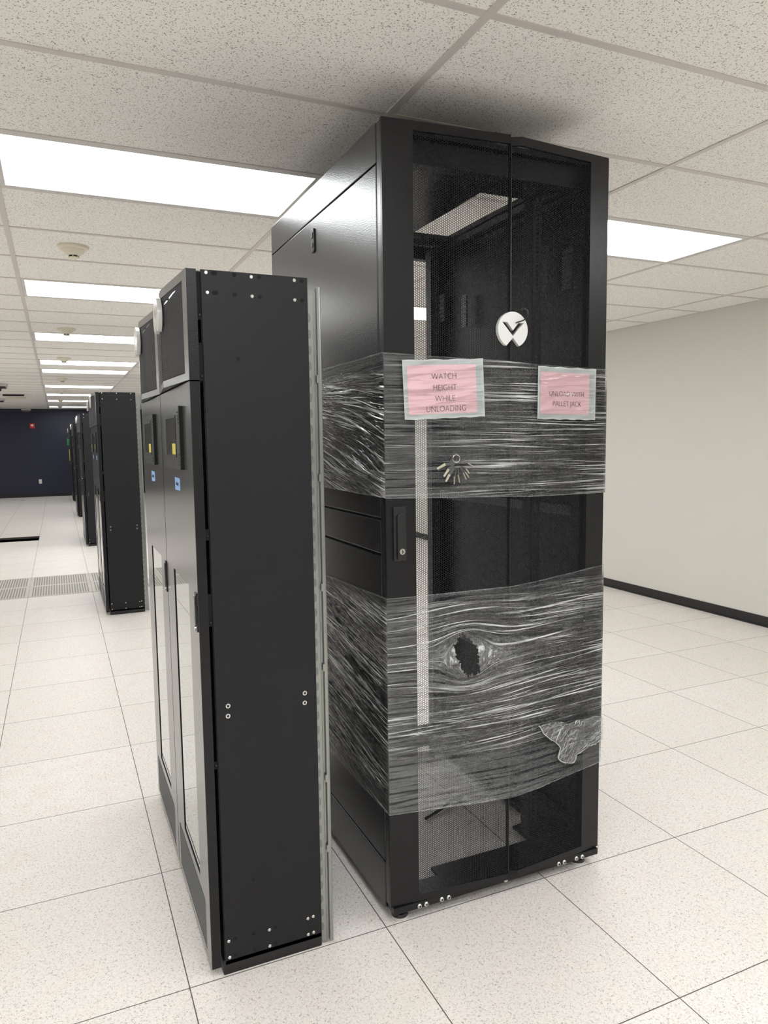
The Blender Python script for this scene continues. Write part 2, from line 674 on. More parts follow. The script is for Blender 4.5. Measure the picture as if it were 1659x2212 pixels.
def cell(cx, cy):
    return (GX0 + (cx - 1) * LX, GY0 + cy * LY, GX0 + cx * LX, GY0 + (cy + 1) * LY)


lit_left = [1, 5, 9, 13, 15, 20, 24, 28, 33]
LIT = [(0, j) for j in lit_left] + [(2, 1), (2, 5), (2, 9), (2, 13), (2, 20), (0, -3), (2, -3), (0, -5), (2, -5), (0, -7), (2, -7), (-2, -3), (-2, -7), (-3, 1), (-3, 5), (-3, 9), (-3, 13), (-3, 17), (-3, 24), (-3, 30)]


def build_ceiling():
    mb = MB()
    z = CEIL + 0.004
    nx0, nx1 = -4, 5
    for cx in range(nx0, nx1):
        for cyy in range(-12, 37):
            if (cx, cyy) in LIT:
                continue
            x0, y0, x1, y1 = cell(cx, cyy)
            x0, x1 = max(x0, XL), min(x1, XR)
            y0, y1 = max(y0, YB), min(y1, YF)
            if x1 - x0 < 1e-4 or y1 - y0 < 1e-4:
                continue
            mb.add([(x0, y0, z), (x0, y1, z), (x1, y1, z), (x1, y0, z)], [(0, 1, 2, 3)])
    struct('ceiling', mb, 'ceiling', 'suspended ceiling of fissured off-white tiles')
    g = MB()
    w = 0.012
    for cx in range(nx0, nx1 + 1):
        x = GX0 + (cx - 1) * LX
        if XL < x < XR:
            g.box(x - w, YB, CEIL, x + w, YF, CEIL + 0.006)
    for cyy in range(-12, 37):
        y = GY0 + cyy * LY
        if YB < y < YF:
            g.box(XL, y - w, CEIL + 0.0006, XR, y + w, CEIL + 0.0056)
    # wall angle
    g.box(XR - 0.022, YB, CEIL + 0.0003, XR, YF, CEIL + 0.005)
    g.box(XL, YF - 0.022, CEIL + 0.0003, XR, YF, CEIL + 0.005)
    struct('trim_1', g, 'tbar', 'white metal ceiling grid between the tiles')


build_ceiling()
H = 2.66
struct('wall_right', MB().box(XR, YB, -0.45, XR + 0.1, YF, H), 'wall_light', 'plain off-white wall on the right')
struct('wall_left', MB().box(XL - 0.1, YB, -0.45, XL, YF, H), 'wall_light')
struct('wall_back', MB().box(XL - 0.1, YB - 0.1, -0.45, XR + 0.1, YB, H), 'wall_light')
struct('wall_far', MB().box(XL - 0.1, YF, -0.45, XR + 0.1, YF + 0.1, H), 'wall_navy', 'navy blue wall at the far end of the aisle')
struct('baseboard_right', MB().box(XR - 0.007, YB, 0, XR, YF, 0.085).box(XR - 0.013, YB, 0, XR - 0.007, YF, 0.012), 'rubber', 'black rubber baseboard along the right wall')
struct('baseboard_far', MB().box(XL, YF - 0.007, 0, XR, YF, 0.10).box(XL, YF - 0.013, 0, XR, YF - 0.007, 0.012), 'rubber', 'black baseboard under the navy wall')
struct('baseboard_left', MB().box(XL, YB, 0, XL + 0.007, YF, 0.085), 'rubber')


# ------------------------------------------------------------------ ceiling lights
def ceiling_light(cx, cyy, label, group):
    x0, y0, x1, y1 = cell(cx, cyy)
    mx, my = (x0 + x1) / 2, (y0 + y1) / 2
    t = thing('ceiling_light', label, 'ceiling light', (mx, my, CEIL), group)
    a, b = LX / 2 - 0.013, LY / 2 - 0.013
    f = MB()
    m = 0.020
    z0, z1 = 0.001, 0.060
    f.box(-a, -b, z0, a, -b + m, z1).box(-a, b - m, z0, a, b, z1)
    f.box(-a, -b + m, z0, -a + m, b - m, z1).box(a - m, -b + m, z0, a, b - m, z1)
    f.box(-a, -b, z1, a, b, z1 + 0.01)
    f.build('frame', 'white_metal', t)
    d = MB().box(-a + m, -b + m, 0.010, a - m, b - m, 0.014)
    d.build('diffuser', 'lamp', t)
    return t


names_left = [
    'large glowing ceiling light nearest us on the left, beside the top of the tall rack',
    'second ceiling light of the left row, partly hidden by the near short cabinet',
    'third ceiling light of the left row, with a smoke detector overlapping its near edge',
    'fourth ceiling light of the left row, first of two set close together',
    'fifth ceiling light of the left row, second of two set close together',
    'sixth ceiling light of the left row, a thin glowing bar between two smoke detectors',
    'seventh ceiling light of the left row, ending behind the second pair of cabinets',
    'eighth ceiling light of the left row, last but one before the navy wall',
    'ninth ceiling light of the left row, right in front of the navy wall']
for (cx, cyy), lab in zip([(0, j) for j in lit_left], names_left):
    ceiling_light(cx, cyy, lab, 'ceiling lights above the aisle')
ceiling_light(2, 1, 'glowing ceiling light on the right, cut off by the right edge of the tall rack', 'ceiling lights on the right side')
ceiling_light(2, 5, 'ceiling light hidden behind the tall rack, seen only through its door mesh', 'ceiling lights on the right side')
for cx, cyy, lab in ((2, 9, 'ceiling light far behind the tall rack, third of the right row'),
                     (2, 13, 'ceiling light far behind the tall rack, fourth of the right row'),
                     (2, 20, 'ceiling light far behind the tall rack, fifth of the right row'),
                     (0, -3, 'ceiling light overhead just left of the viewpoint, above the picture'),
                     (2, -3, 'ceiling light overhead in front of the rack on the right, above the picture'),
                     (0, -5, 'added ceiling light just behind the viewpoint on the left'),  # unseen lights from here down are added to brighten the room
                     (2, -5, 'added ceiling light just behind the viewpoint on the right'),
                     (-2, -7, 'added ceiling light far behind the viewpoint at the left wall'),
                     (0, -7, 'added ceiling light behind the viewpoint on the left'),
                     (2, -7, 'added ceiling light behind the viewpoint on the right'),
                     (-3, 1, 'added ceiling light over the next aisle on the left, level with the tall rack'),
                     (-3, 5, 'second added ceiling light over the next aisle on the left'),
                     (-3, 9, 'third added ceiling light over the next aisle on the left'),
                     (-3, 13, 'fourth added ceiling light over the next aisle on the left'),
                     (-3, 17, 'fifth added ceiling light over the next aisle on the left'),
                     (-3, 24, 'sixth added ceiling light over the next aisle on the left'),
                     (-3, 30, 'last added ceiling light over the next aisle on the left'),
                     (-2, -3, 'added ceiling light far left beside the viewpoint')):
    ceiling_light(cx, cyy, lab, 'ceiling lights out of the picture')


# ------------------------------------------------------------------ smoke detectors
def smoke_detector():
    t = thing('smoke_detector', '', 'smoke detector', (0, 0, 0), 'smoke detectors along the aisle ceiling')
    MB().lathe([(0.079, 0.0), (0.080, -0.008), (0.077, -0.014), (0.060, -0.018)], (0, 0, 0), 40).build('base', 'cream', t, smooth=True)
    MB().lathe([(0.060, -0.017), (0.056, -0.026), (0.036, -0.046), (0.028, -0.050)], (0, 0, 0), 36).build('head', 'cream', t, smooth=True)
    MB().lathe([(0.0265, -0.049), (0.0265, -0.058)], (0, 0, 0), 28).build('sensor_slot', 'black', t)
    c = MB().lathe([(0.027, -0.058), (0.026, -0.062), (0.015, -0.064)], (0, 0, 0), 28)
    for i in range(6):
        q = 2 * PI * i / 6 + 0.35
        c.cyl((0.0265 * math.cos(q), 0.0265 * math.sin(q), -0.049), (0.0265 * math.cos(q), 0.0265 * math.sin(q), -0.060), 0.003, n=6)
    c.build('cap', 'cream', t, smooth=True)
    return t


sd_labels = ['round cream smoke detector nearest us, between the first and second ceiling lights',
             'second cream smoke detector from the front, touching the edge of the third light',
             'third cream smoke detector from the front, just before the fourth light',
             'fourth cream smoke detector, before the sixth light of the left row',
             'fifth cream smoke detector, before the seventh light of the left row',
             'tiny smoke detector dark against the eighth light of the left row',
             'tiny smoke detector dark against the last light before the navy wall']
sd0 = smoke_detector()
for i, (y, lab) in enumerate(zip((2.40, 5.47, 7.93, 11.0, 14.0, 17.05, 20.1), sd_labels)):
    o = sd0 if i == 0 else copy_tree(sd0)
    o.location = (-0.128, y, CEIL + 0.004)
    o['label'] = lab

# ------------------------------------------------------------------ tall wrapped rack
RX0, RX1 = 0.627, 1.453
RY0, RY1 = 0.0, 1.170
RZ0, RZ1 = 0.030, 2.456
PROF = [(RX0, 0.0), (1.045, -0.034), (1.0505, -0.017), (1.085, -0.0335), (RX1, 0.0)]


def prof(x):
    return np.interp(x, [p[0] for p in PROF], [p[1] for p in PROF])


OFFR = ((RX0 + RX1) / 2, (RY0 + RY1) / 2, 0.0)
rack = thing('server_rack', 'tall black rack with perforated door, wrapped in two bands of stretch film',
             'server rack', OFFR)


def rb(mb, name, mat='powder', parent=None, **kw):
    return mb.build(name, mat, rack if parent is None else parent, OFFR, **kw)


# posts and frame
f = MB()
for x0, x1 in ((0.642, 0.690), (1.388, 1.436)):
    for y0, y1 in ((0.045, 0.095), (1.10, 1.165)):
        f.box(x0, y0, 0.05, x1, y1, 2.43)
for x0, x1 in ((0.642, 0.690), (1.388, 1.436)):
    f.box(x0, 0.095, 0.045, x1, 1.10, 0.12).box(x0 + (0.022 if x0 > 1 else 0), 0.095, 2.405, x1, 1.10, 2.432)
f.box(0.690, 0.045, 2.36, 1.388, 0.095, 2.43)
f.box(0.690, 1.12, 2.372, 1.388, 1.165, 2.43)
f.box(0.690, 1.06, 0.05, 1.388, 1.165, 0.115)
f.box(1.376, 1.10, 0.115, 1.388, 1.165, 2.372)
rb(f, 'frame', 'inner', bevel=0.002)
# base
b = MB()
b.box(0.634, -0.010, 0.036, 1.446, 0.095, 0.059)
b.box(0.850, 0.095, 0.040, 1.262, 0.154, 0.052).box(1.262, 0.095, 0.040, 1.366, 0.262, 0.052)
b.box(0.634, 0.095, RZ0, 0.664, 1.165, 0.058).box(1.366, 0.095, RZ0, 1.446, 1.165, 0.056)
rb(b, 'base', 'powder', bevel=0.0015)
# top with its cable slot
t_ = MB()
zt0, zt1 = 2.436, RZ1 - 0.002
SX0, SX1, SY0, SY1 = 1.204, 1.402, 0.40, 1.00
t_.box(0.634, 0.035, zt0, SX0, 1.168, zt1).box(SX1, 0.035, zt0, 1.446, 1.168, zt1)
t_.box(SX0, 0.035, zt0, SX1, SY0, zt1).box(SX0, SY1, zt0, SX1, 1.168, zt1)
rb(t_, 'top_panel', 'powder')
# side panels
def side_panels(xo, xi):
    for z0, z1 in ((2.343, RZ1), (1.299, 2.338), (1.189, 1.292), (0.192, 1.181), (0.034, 0.185)):
        m = MB().box(min(xo, xi), 0.044, z0, max(xo, xi), RY1, z1)
        o = rb(m, 'side_panel', 'lit_powder', bevel=0.0025)
        if z0 == 1.299 and xo < 1:
            l = MB().prism([(0.597, 2.226), (0.600, 2.221), (0.626, 2.221), (0.630, 2.226), (0.630, 2.297), (0.626, 2.303), (0.600, 2.303), (0.597, 2.297)], 'yz', xo - 0.006, xo)
            l.box(xo - 0.0085, 0.605, 2.270, xo - 0.006, 0.622, 2.290)
            lo = rb(l, 'latch', 'plastic_black', o, bevel=0.001)
            c = MB().cyl((xo - 0.006, 0.6135, 2.246), (xo - 0.0082, 0.6135, 2.246), 0.0085, n=20)
            rb(c, 'latch_barrel', 'rail', o)


side_panels(RX0 + 0.001, RX0 + 0.006)
side_panels(RX1 - 0.001, RX1 - 0.006)
rb(MB().box(RX0 + 0.007, 0.040, 0.034, RX0 + 0.010, RY1 - 0.005, 2.43), 'side_backing', 'black')
rb(MB().box(RX1 - 0.010, 0.040, 0.12, RX1 - 0.007, RY1 - 0.005, 2.43), 'side_backing', 'inner')
rb(MB().box(RX0 + 0.0005, 1.1705, 0.04, RX0 + 0.010, 1.1735, 2.452), 'rear_edge', 'chrome')


# mounting rails with punched squares
def rail(x0, x1, y):
    m = MB()
    xm0, xm1 = (x0 + x1) / 2 - 0.0048, (x0 + x1) / 2 + 0.0048
    z = 0.10
    m.box(x0, y, z, xm0, y + 0.002, 2.36).box(xm1, y, z, x1, y + 0.002, 2.36)
    while z < 2.33:
        m.box(xm0, y, z, xm1, y + 0.002, z + 0.0058)
        z += 0.0154
    m.box(x0, y, 0.06, x0 + 0.002, y + 0.05, 2.36)
    return m


for x0, x1, y in ((0.765, 0.797, 0.155), (1.262, 1.300, 0.155), (0.765, 0.797, 0.90), (1.262, 1.300, 0.90)):
    rb(rail(x0, x1, y), 'mounting_rail', 'rail')
for y0, y1, z0, z1 in ((0.13, 0.18, 2.06, 2.20), (0.262, 0.305, 2.08, 2.24), (0.845, 0.885, 2.03, 2.17), (1.05, 1.14, 2.085, 2.21)):
    m = MB()
    nz = 7
    for i in range(nz):
        z = z0 + (z1 - z0) * i / nz
        m.box(1.405, y0, z, 1.409, y1, z + (z1 - z0) / nz * 0.62)
    m.box(1.409, y0, z0, 1.412, y1, z1)
    rb(m, 'cable_bracket', 'bracket')
for z in (1.26, 0.62):
    m = MB().box(1.392, 0.10, z, 1.404, 1.10, z + 0.035)
    rb(m, 'cross_rail', 'bracket')

# front door
door = rb(MB().box(RX0 + 0.001, 0.012, 0.060, RX0 + 0.014, 0.036, 2.452)
          .box(RX1 - 0.014, 0.012, 0.060, RX1 - 0.001, 0.036, 2.452), 'door', 'lit_powder')
PX0, PX1, PZ0, PZ1 = 0.7235, 1.3735, 0.082, 2.430
sk = MB()


def skin(xa, xb, za, zb, th=0.012):
    xs = [xa] + [p[0] for p in PROF if xa + 1e-6 < p[0] < xb - 1e-6] + [xb]
    for a, b2 in zip(xs, xs[1:]):
        ya, yb = float(prof(a)), float(prof(b2))
        sk.add([(a, ya, za), (b2, yb, za), (b2, yb + th, za), (a, ya + th, za),
                (a, ya, zb), (b2, yb, zb), (b2, yb + th, zb), (a, ya + th, zb)],
               [(3, 2, 1, 0), (4, 5, 6, 7), (0, 1, 5, 4), (1, 2, 6, 5), (2, 3, 7, 6), (3, 0, 4, 7)])


skin(RX0, PX0, 0.060, RZ1)
skin(PX1, RX1, 0.060, RZ1)
skin(PX0, PX1, PZ1, RZ1)
skin(PX0, PX1, 0.060, PZ0)
sk.box(1.0440, -0.0345, PZ0, 1.0485, -0.020, PZ1)
rb(sk, 'door_frame', 'powder', door)
V, Q = hex_sheet(PX1 - PX0, PZ1 - PZ0)
xw = V[:, 0] + PX0
yw = prof(xw) + V[:, 2] + 0.0004
W = np.stack([xw - OFFR[0], yw - OFFR[1], V[:, 1] + PZ0], 1)
link(np_mesh('perforated_mesh', W, Q), 'perforated_mesh', 'mesh', door)
# emblem on the ridge
EMB = emblem_mesh('emblem')


def emblem_to(name, mtx, parent):
    me = EMB.copy()
    me.transform(mtx)
    return link(me, name, 'plastic_white', parent, smooth=False)


em_mtx = Matrix.Translation((1.045 - OFFR[0], -0.0425 - OFFR[1], 1.872)) @ Matrix.Rotation(PI / 2, 4, 'X')
emblem_to('emblem', em_mtx, door)
# swing handle with lock
hn = MB().prism([(0.648, 1.171), (0.690, 1.171), (0.690, 1.336), (0.648, 1.336)], 'xz', -0.0095, -0.002)
handle = rb(hn, 'handle', 'plastic_black', door, bevel=0.002)
lv = MB()
cx_, w_ = 0.670, 0.0125
pts = [(cx_ + w_ * math.cos(a), 1.303 + w_ * math.sin(a)) for a in np.linspace(0, PI, 13)] + [(cx_ - w_, 1.176), (cx_ + w_, 1.176)]
lv.prism(pts, 'xz', -0.0165, -0.0095)
rb(lv, 'lever', 'plastic_black', door, bevel=0.002)
lk = rb(MB().cyl((0.672, -0.0165, 1.200), (0.672, -0.0195, 1.200), 0.0092, n=28), 'lock', 'chrome', door)
rb(MB().box(0.6712, -0.0202, 1.1945, 0.6728, -0.0195, 1.2055).box(0.6712, -0.0202, 1.1985, 0.6775, -0.0195, 1.2005), 'keyhole', 'black', door)


def screw(mb, p, axis, r=0.0085, h=0.004):
    """round pan head along -axis direction vector"""
    p = Vector(p)
    a = Vector(axis)
    mb.cyl(p, p + a * h * 0.5, r, r, 20)
    mb.cyl(p + a * h * 0.5, p + a * h, r, r * 0.72, 20)
    return mb


for sx in (0.723, 0.747, 0.804, 0.830, 1.271, 1.295, 1.348, 1.374):
    so = rb(screw(MB(), (sx, -0.010, 0.0455), (0, -1, 0), 0.0080, 0.006), 'screw', 'chrome', smooth=True)
    rb(MB().box(sx - 0.0012, -0.0164, 0.0420, sx + 0.0012, -0.0159, 0.0490).box(sx - 0.0035, -0.0164, 0.0443, sx + 0.0035, -0.0159, 0.0467), 'recess', 'black', so)
rb(screw(MB(), (1.0475, -0.012, 0.049), (0, -1, 0), 0.0085, 0.008), 'screw', 'chrome', smooth=True)
for fx, fy in ((0.672, 0.031), (1.386, 0.031), (0.672, 1.125), (1.386, 1.125)):
    m = MB().lathe([(0.027, 0.0), (0.027, 0.012), (0.023, 0.018), (0.010, 0.019), (0.010, 0.038)], (fx, fy, 0), 28)
    ft = rb(m, 'levelling_foot', 'plastic_black', smooth=True)
    rb(MB().lathe([(0.0278, 0.0), (0.0278, 0.009)], (fx, fy, 0), 28), 'foot_ring', 'white_metal', ft)


# ------------------------------------------------------------------ stretch film
def vnoise(u, v, su, sv, seed):
    """smooth value noise on a stretched lattice (numpy)"""
    rg = np.random.default_rng(seed)
    L = rg.random((257, 257))
    a = u * su + 40.3
    b = v * sv + 77.7
    i, j = np.floor(a).astype(int), np.floor(b).astype(int)
    fa, fb = a - i, b - j
    fa, fb = fa * fa * (3 - 2 * fa), fb * fb * (3 - 2 * fb)
    g = lambda x, y: L[x % 257, y % 257]
    return (g(i, j) * (1 - fa) + g(i + 1, j) * fa) * (1 - fb) + (g(i, j + 1) * (1 - fa) + g(i + 1, j + 1) * fa) * fb


PATH = [(RX0 - 0.004, -0.004), (1.045, -0.0405), (1.0905, -0.0395), (RX1 + 0.004, -0.004),
        (RX1 + 0.004, RY1 + 0.007), (RX0 - 0.004, RY1 + 0.007), (RX0 - 0.004, -0.004)]


def film_band(name, label, mat, top, bot, nv, du, seed, hole=None, base=(0, 0, 0)):
    """top/bot: functions of the path length u; film mesh with creases running along u"""
    seg = [math.dist(a, b) for a, b in zip(PATH, PATH[1:])]
    cum = np.concatenate([[0], np.cumsum(seg)])
    U = []
    for k in range(len(seg)):
        n = max(2, int(seg[k] / (du if k != 4 and k != 3 else 0.05)))
        U += list(cum[k] + seg[k] * np.arange(n) / n)
    U.append(cum[-1])
    U = np.array(U)
    px = np.interp(U, cum, [p[0] for p in PATH])
    py = np.interp(U, cum, [p[1] for p in PATH])
    k = np.clip(np.searchsorted(cum, U, side='right') - 1, 0, len(seg) - 1)
    nx = np.array([(PATH[i + 1][1] - PATH[i][1]) / seg[i] for i in range(len(seg))])[k]
    ny = np.array([-(PATH[i + 1][0] - PATH[i][0]) / seg[i] for i in range(len(seg))])[k]
    tz, bz = top(U), bot(U)
    s = np.linspace(0, 1, nv)
    Z = bz[:, None] + (tz - bz)[:, None] * s[None]
    UU = np.repeat(U[:, None], nv, 1)
    VV = Z.copy()
    if hole:
        hx, hz, ra, rb_, tilt = hole
        X = px[:, None] - hx
        Zc = Z - hz
        front = UU < cum[3]
        d2 = (X / 1.15) ** 2 + Zc ** 2
        a2 = 0.060 ** 2
        w = np.where(front, np.exp(-np.maximum(d2 - a2, 0) / 0.05), 0)
        VV = Z - w * Zc * a2 / np.maximum(d2, a2 * 0.8)
    side_ = np.clip(UU - cum[5], 0, None)
    VV = VV + side_ * (0.15 if hole else 0.17 * np.clip(1.25 - 1.35 * s[None], 0, 1))
    # real creases, pushed outwards from the rack
    r1 = np.abs(vnoise(UU, VV, 2.5, 95, seed) - 0.5) * 2
    r2_ = np.abs(vnoise(UU, VV + 0.15 * UU, 3.5, 160, seed + 1) - 0.5) * 2
    amp = vnoise(UU, VV, 3, 9, seed + 2) * np.where(UU > cum[5], 0.6, 1.0)
    edge = np.minimum(np.minimum(*[np.abs(U[:, None] - c) for c in (cum[0], cum[-1])]), 1)
    for c in cum:
        edge = np.minimum(edge, np.abs(U[:, None] - c))
    damp = np.clip(edge / 0.03, 0.0, 1)
    disp = (0.0030 * (1 - r1) ** 3 + 0.0020 * (1 - r2_) ** 3) * (0.35 + 1.0 * amp) * damp
    XX = px[:, None] + nx[:, None] * disp
    YY = py[:, None] + ny[:, None] * disp
    P = np.stack([XX, YY, Z], 2).reshape(-1, 3) - np.array(base)
    uv = np.stack([UU, VV], 2).reshape(-1, 2)
    # milky haze, pulled zone round the tear, folded edges
    t_ = np.clip((U - cum[0]) / cum[3], 0, 1)[:, None] * np.ones_like(Z)
    low = hole is not None
    hz_ = np.where(UU < cum[3], (0.10 if low else 0.11) * (1 - t_) ** 1.4 + (0.022 if low else 0.008), 0.02)
    hz_ = np.where(UU > cum[5], 0.035, hz_)
    if low:
        hz_ += np.where(UU < cum[3], 0.12 * np.clip((0.30 - s[None]) / 0.12, 0, 1) * (0.4 + 0.6 * vnoise(UU, Z, 3, 60, 5)), 0)
    hz_ *= 0.8 + 0.4 * vnoise(UU, VV, 2, 40, seed + 7)
    pull = np.zeros_like(Z)
    if hole:
        pull = np.where(UU < cum[3], np.exp(-((px[:, None] - hole[0] - 0.02) / 0.105) ** 2 - ((Z - hole[1]) / 0.042) ** 2), 0)
    fr_ = UU < cum[3]
    sz = s[None] + 0 * Z
    busy = np.ones_like(Z)
    if low:
        busy = np.where(fr_, np.clip((sz - 0.16 - 0.10 * vnoise(UU, Z, 4, 20, 3)) / 0.10, 0.06, 1), np.clip((sz - 0.03) / 0.1, 0.3, 1))
        busy *= np.clip((0.985 - sz) / 0.06, 0.15, 1)
    else:
        busy = np.where(fr_, 0.40 + 0.6 * np.clip((t_ - 0.22) / 0.35, 0, 1), np.clip((0.93 - sz) / 0.12, 0.1, 1))
    busy = np.where(UU > cum[5], busy * 1.6, busy)  # painted highlight streaks made stronger on the rack's left side
    back_ = (UU > cum[4]) & (UU < cum[5])
    busy = np.where(back_, 0.12, busy)
    hz_ = np.where(back_, 0.008, hz_)
    ez = np.minimum(Z - bz[:, None], tz[:, None] - Z)
    rimv = np.clip(1 - ez / 0.0035, 0, 1) * 0.35
    n0 = len(U)
    i, j = np.meshgrid(np.arange(n0 - 1), np.arange(nv - 1), indexing='ij')
    q = np.stack([i * nv + j, (i + 1) * nv + j, (i + 1) * nv + j + 1, i * nv + j + 1], 2).reshape(-1, 4)
    if hole:
        c = P[q].mean(1) + np.array(base)
        X = (c[:, 0] - hx)
        Zc = c[:, 2] - hz
        ct, st = math.cos(tilt), math.sin(tilt)
        e1, e2 = X * ct + Zc * st, -X * st + Zc * ct
        th = np.arctan2(e2 / rb_, e1 / ra)
        rag = 1 + 0.07 * np.sin(5 * th + 1) + 0.06 * np.sin(11 * th) + 0.05 * np.sin(23 * th + 2) + 0.04 * np.sin(37 * th)
        inside = ((e1 / ra) ** 2 + (e2 / rb_) ** 2 < rag ** 2) & (c[:, 1] < 0.0)
        q = q[~inside]
    me = np_mesh(name, P, q, uv, {'haze': hz_, 'pull': pull, 'rim': rimv, 'busy': busy})
    o = link(me, name, mat, None)
    me.polygons.foreach_set('use_smooth', [True] * len(me.polygons))
    o.location = base
    tag(o, label, 'stretch film', 'stretch film bands around the tall rack')
    return o, cum


_segs = [math.dist(a, b) for a, b in zip(PATH, PATH[1:])]
_cum = np.concatenate([[0], np.cumsum(_segs)])


def along(vals):
    """heights given at the six path corners, with a gentle wave"""
    def fn(U):
        z = np.interp(U, _cum, vals)
        return z + 0.004 * (vnoise(U, U * 0, 7, 1, 5) - 0.5)
    return fn


wrapbase = (OFFR[0], OFFR[1], 1.36)
wrap_up, _ = film_band('stretch_wrap', 'upper band of clear creased stretch film around the rack, behind the two pink signs', 'film_upper',
                       along([1.793, 1.776, 1.774, 1.764, 1.78, 1.79, 1.793]), along([1.363, 1.352, 1.351, 1.345, 1.36, 1.37, 1.363]),
                       240, 0.0032, 31, None, wrapbase)
wrap_lo, _ = film_band('stretch_wrap', 'lower band of clear creased stretch film around the rack, a ragged hole torn in it', 'film_lower',
                       along([1.058, 1.062, 1.066, 1.094, 1.07, 1.02, 1.058]), along([0.370, 0.350, 0.352, 0.378, 0.38, 0.36, 0.370]),
                       400, 0.0032, 57, (0.893, 0.851, 0.036, 0.073, 0.36), (OFFR[0], OFFR[1], 0.35))


def film_tail():
    """the loose crumpled end of the lower wrap, at its right edge"""
    na, nb = 70, 46
    a, b = np.meshgrid(np.linspace(0, 1, na), np.linspace(0, 1, nb), indexing='ij')
    left_top, left_bot = np.array([1.168, 0.577]), np.array([1.290, 0.418])
    right_top, right_bot = np.array([1.452, 0.560]), np.array([1.452, 0.470])
    top = left_top + (right_top - left_top) * a[..., None]
    bot = left_bot + (right_bot - left_bot) * a[..., None]
    P = top * (1 - b[..., None]) + bot * b[..., None]
    x = P[..., 0] + 0.030 * (vnoise(a, b, 5, 7, 3) - 0.5) * (1 - a)
    z = P[..., 1] + 0.035 * (vnoise(a, b, 6, 4, 4) - 0.5) * (1 - 0.6 * a)
    y = prof(x) - 0.012 - 0.030 * (0.3 + 0.7 * np.sin(PI * a * 0.9)) * np.abs(vnoise(a, b + 0.4 * a, 5, 9, 8) - 0.4) \
        - 0.006 * vnoise(a, b, 18, 26, 9)
    V = np.stack([x - OFFR[0], y - OFFR[1], z - 0.35], 2).reshape(-1, 3)
    i, j = np.meshgrid(np.arange(na - 1), np.arange(nb - 1), indexing='ij')
    q = np.stack([i * nb + j, i * nb + j + 1, (i + 1) * nb + j + 1, (i + 1) * nb + j], 2).reshape(-1, 4)
    uv = np.stack([a * 0.3, b * 0.2 + 0.1 * a], 2).reshape(-1, 2)
    me = np_mesh('loose_tail', V, q, uv, {'haze': 0.05 + 0 * a, 'pull': 0.38 + 0 * a, 'rim': 0 * a, 'busy': 1 + 0 * a})
    o = link(me, 'loose_tail', mat_film('stretch_film_tail', 44.0, 0.4), wrap_lo)
    me.polygons.foreach_set('use_smooth', [True] * len(me.polygons))
    o['label'] = 'loose crumpled end of the film'
    # gathered rim of the tail
    rim = []
    for k_ in range(nb):
        rim.append(V[0 * nb + k_])
    for k_ in range(na):
        rim.append(V[k_ * nb + nb - 1])
    MB().tube([tuple(p) for p in rim], 0.0016, 6).build('tail_rim', 'rim_film', o)


film_tail()


# ------------------------------------------------------------------ pink signs
def sign(cx, cz, halfplane, w, h, pw, ph, pdx, pdz, lines, tilt, label):
    """w,h sleeve; pw,ph paper; lines: (text, dz, cap height, dx)"""
    xa, xb = (PROF[0], PROF[1]) if halfplane == 'L' else (PROF[3], PROF[4])
    ang = math.atan2(xb[1] - xa[1], xb[0] - xa[0])
    y = float(prof(cx)) - 0.0125
    t = thing('paper_sign', label, 'sign', (cx, y, cz), 'pink paper signs on the rack')
    t.rotation_euler = (0, -tilt, ang)
    back = MB()
    n = 16
    pts = []
    for i in range(n + 1):
        pts.append((-w / 2 + w * i / n, h / 2 + 0.0012 * math.sin(i * 1.3)))
    for i in range(n + 1):
        pts.append((w / 2 - w * i / n, -h / 2 + 0.0012 * math.sin(i * 1.7)))
    back.prism(pts, 'xz', 0.0, 0.0008)
    back.build('plastic_sleeve', 'sleeve', t)
    MB().box(pdx - pw / 2, -0.0008, pdz - ph / 2, pdx + pw / 2, -0.0003, pdz + ph / 2).build('paper', 'pink', t)
    le = None
    for txt, dz, size, dx, sx in lines:
        me = text_mesh(txt, size)
        me.transform(Matrix.Translation((dx, -0.0011, dz)) @ Matrix.Rotation(PI / 2, 4, 'X') @ Matrix.Diagonal((sx, 1, 1, 1)))
        link(me, 'lettering', 'ink', t)
    na, nb = 40, 28
    a, b = np.meshgrid(np.linspace(-0.5, 0.5, na), np.linspace(-0.5, 0.5, nb), indexing='ij')
    yy = -0.0022 - 0.0030 * np.abs(vnoise(a, b - 0.35 * a, 2.0, 9, 12 + len(lines)) - 0.5) * 2
    V = np.stack([a * (w - 0.002), yy, b * (h - 0.002)], 2).reshape(-1, 3)
    i, j = np.meshgrid(np.arange(na - 1), np.arange(nb - 1), indexing='ij')
    q = np.stack([i * nb + j, (i + 1) * nb + j, (i + 1) * nb + j + 1, i * nb + j + 1], 2).reshape(-1, 4)
    me = np_mesh('sleeve_front', V, q)
    me.polygons.foreach_set('use_smooth', [True] * len(me.polygons))
    link(me, 'sleeve_front', 'cover', t)
    return t


sign(0.8140, 1.688, 'L', 0.266, 0.176, 0.226, 0.146, -0.0065, -0.001,
     [('WATCH', 0.037, 0.0255, 0.000, 0.88), ('HEIGHT', 0.003, 0.0255, 0.001, 0.88), ('WHILE', -0.029, 0.0255, 0.001, 0.88), ('UNLOADING', -0.060, 0.0255, 0.003, 0.88)],
     math.radians(2.3), 'larger pink sign reading watch height while unloading, on the left of the rack door')
sign(1.2720, 1.680, 'R', 0.252, 0.168, 0.212, 0.134, -0.010, 0.000,
     [('UNLOAD WITH', -0.002, 0.0235, -0.004, 0.92), ('PALLET JACK', -0.034, 0.0235, -0.002, 0.92)],
     math.radians(-0.6), 'smaller pink sign reading unload with pallet jack, near the right edge of the rack')


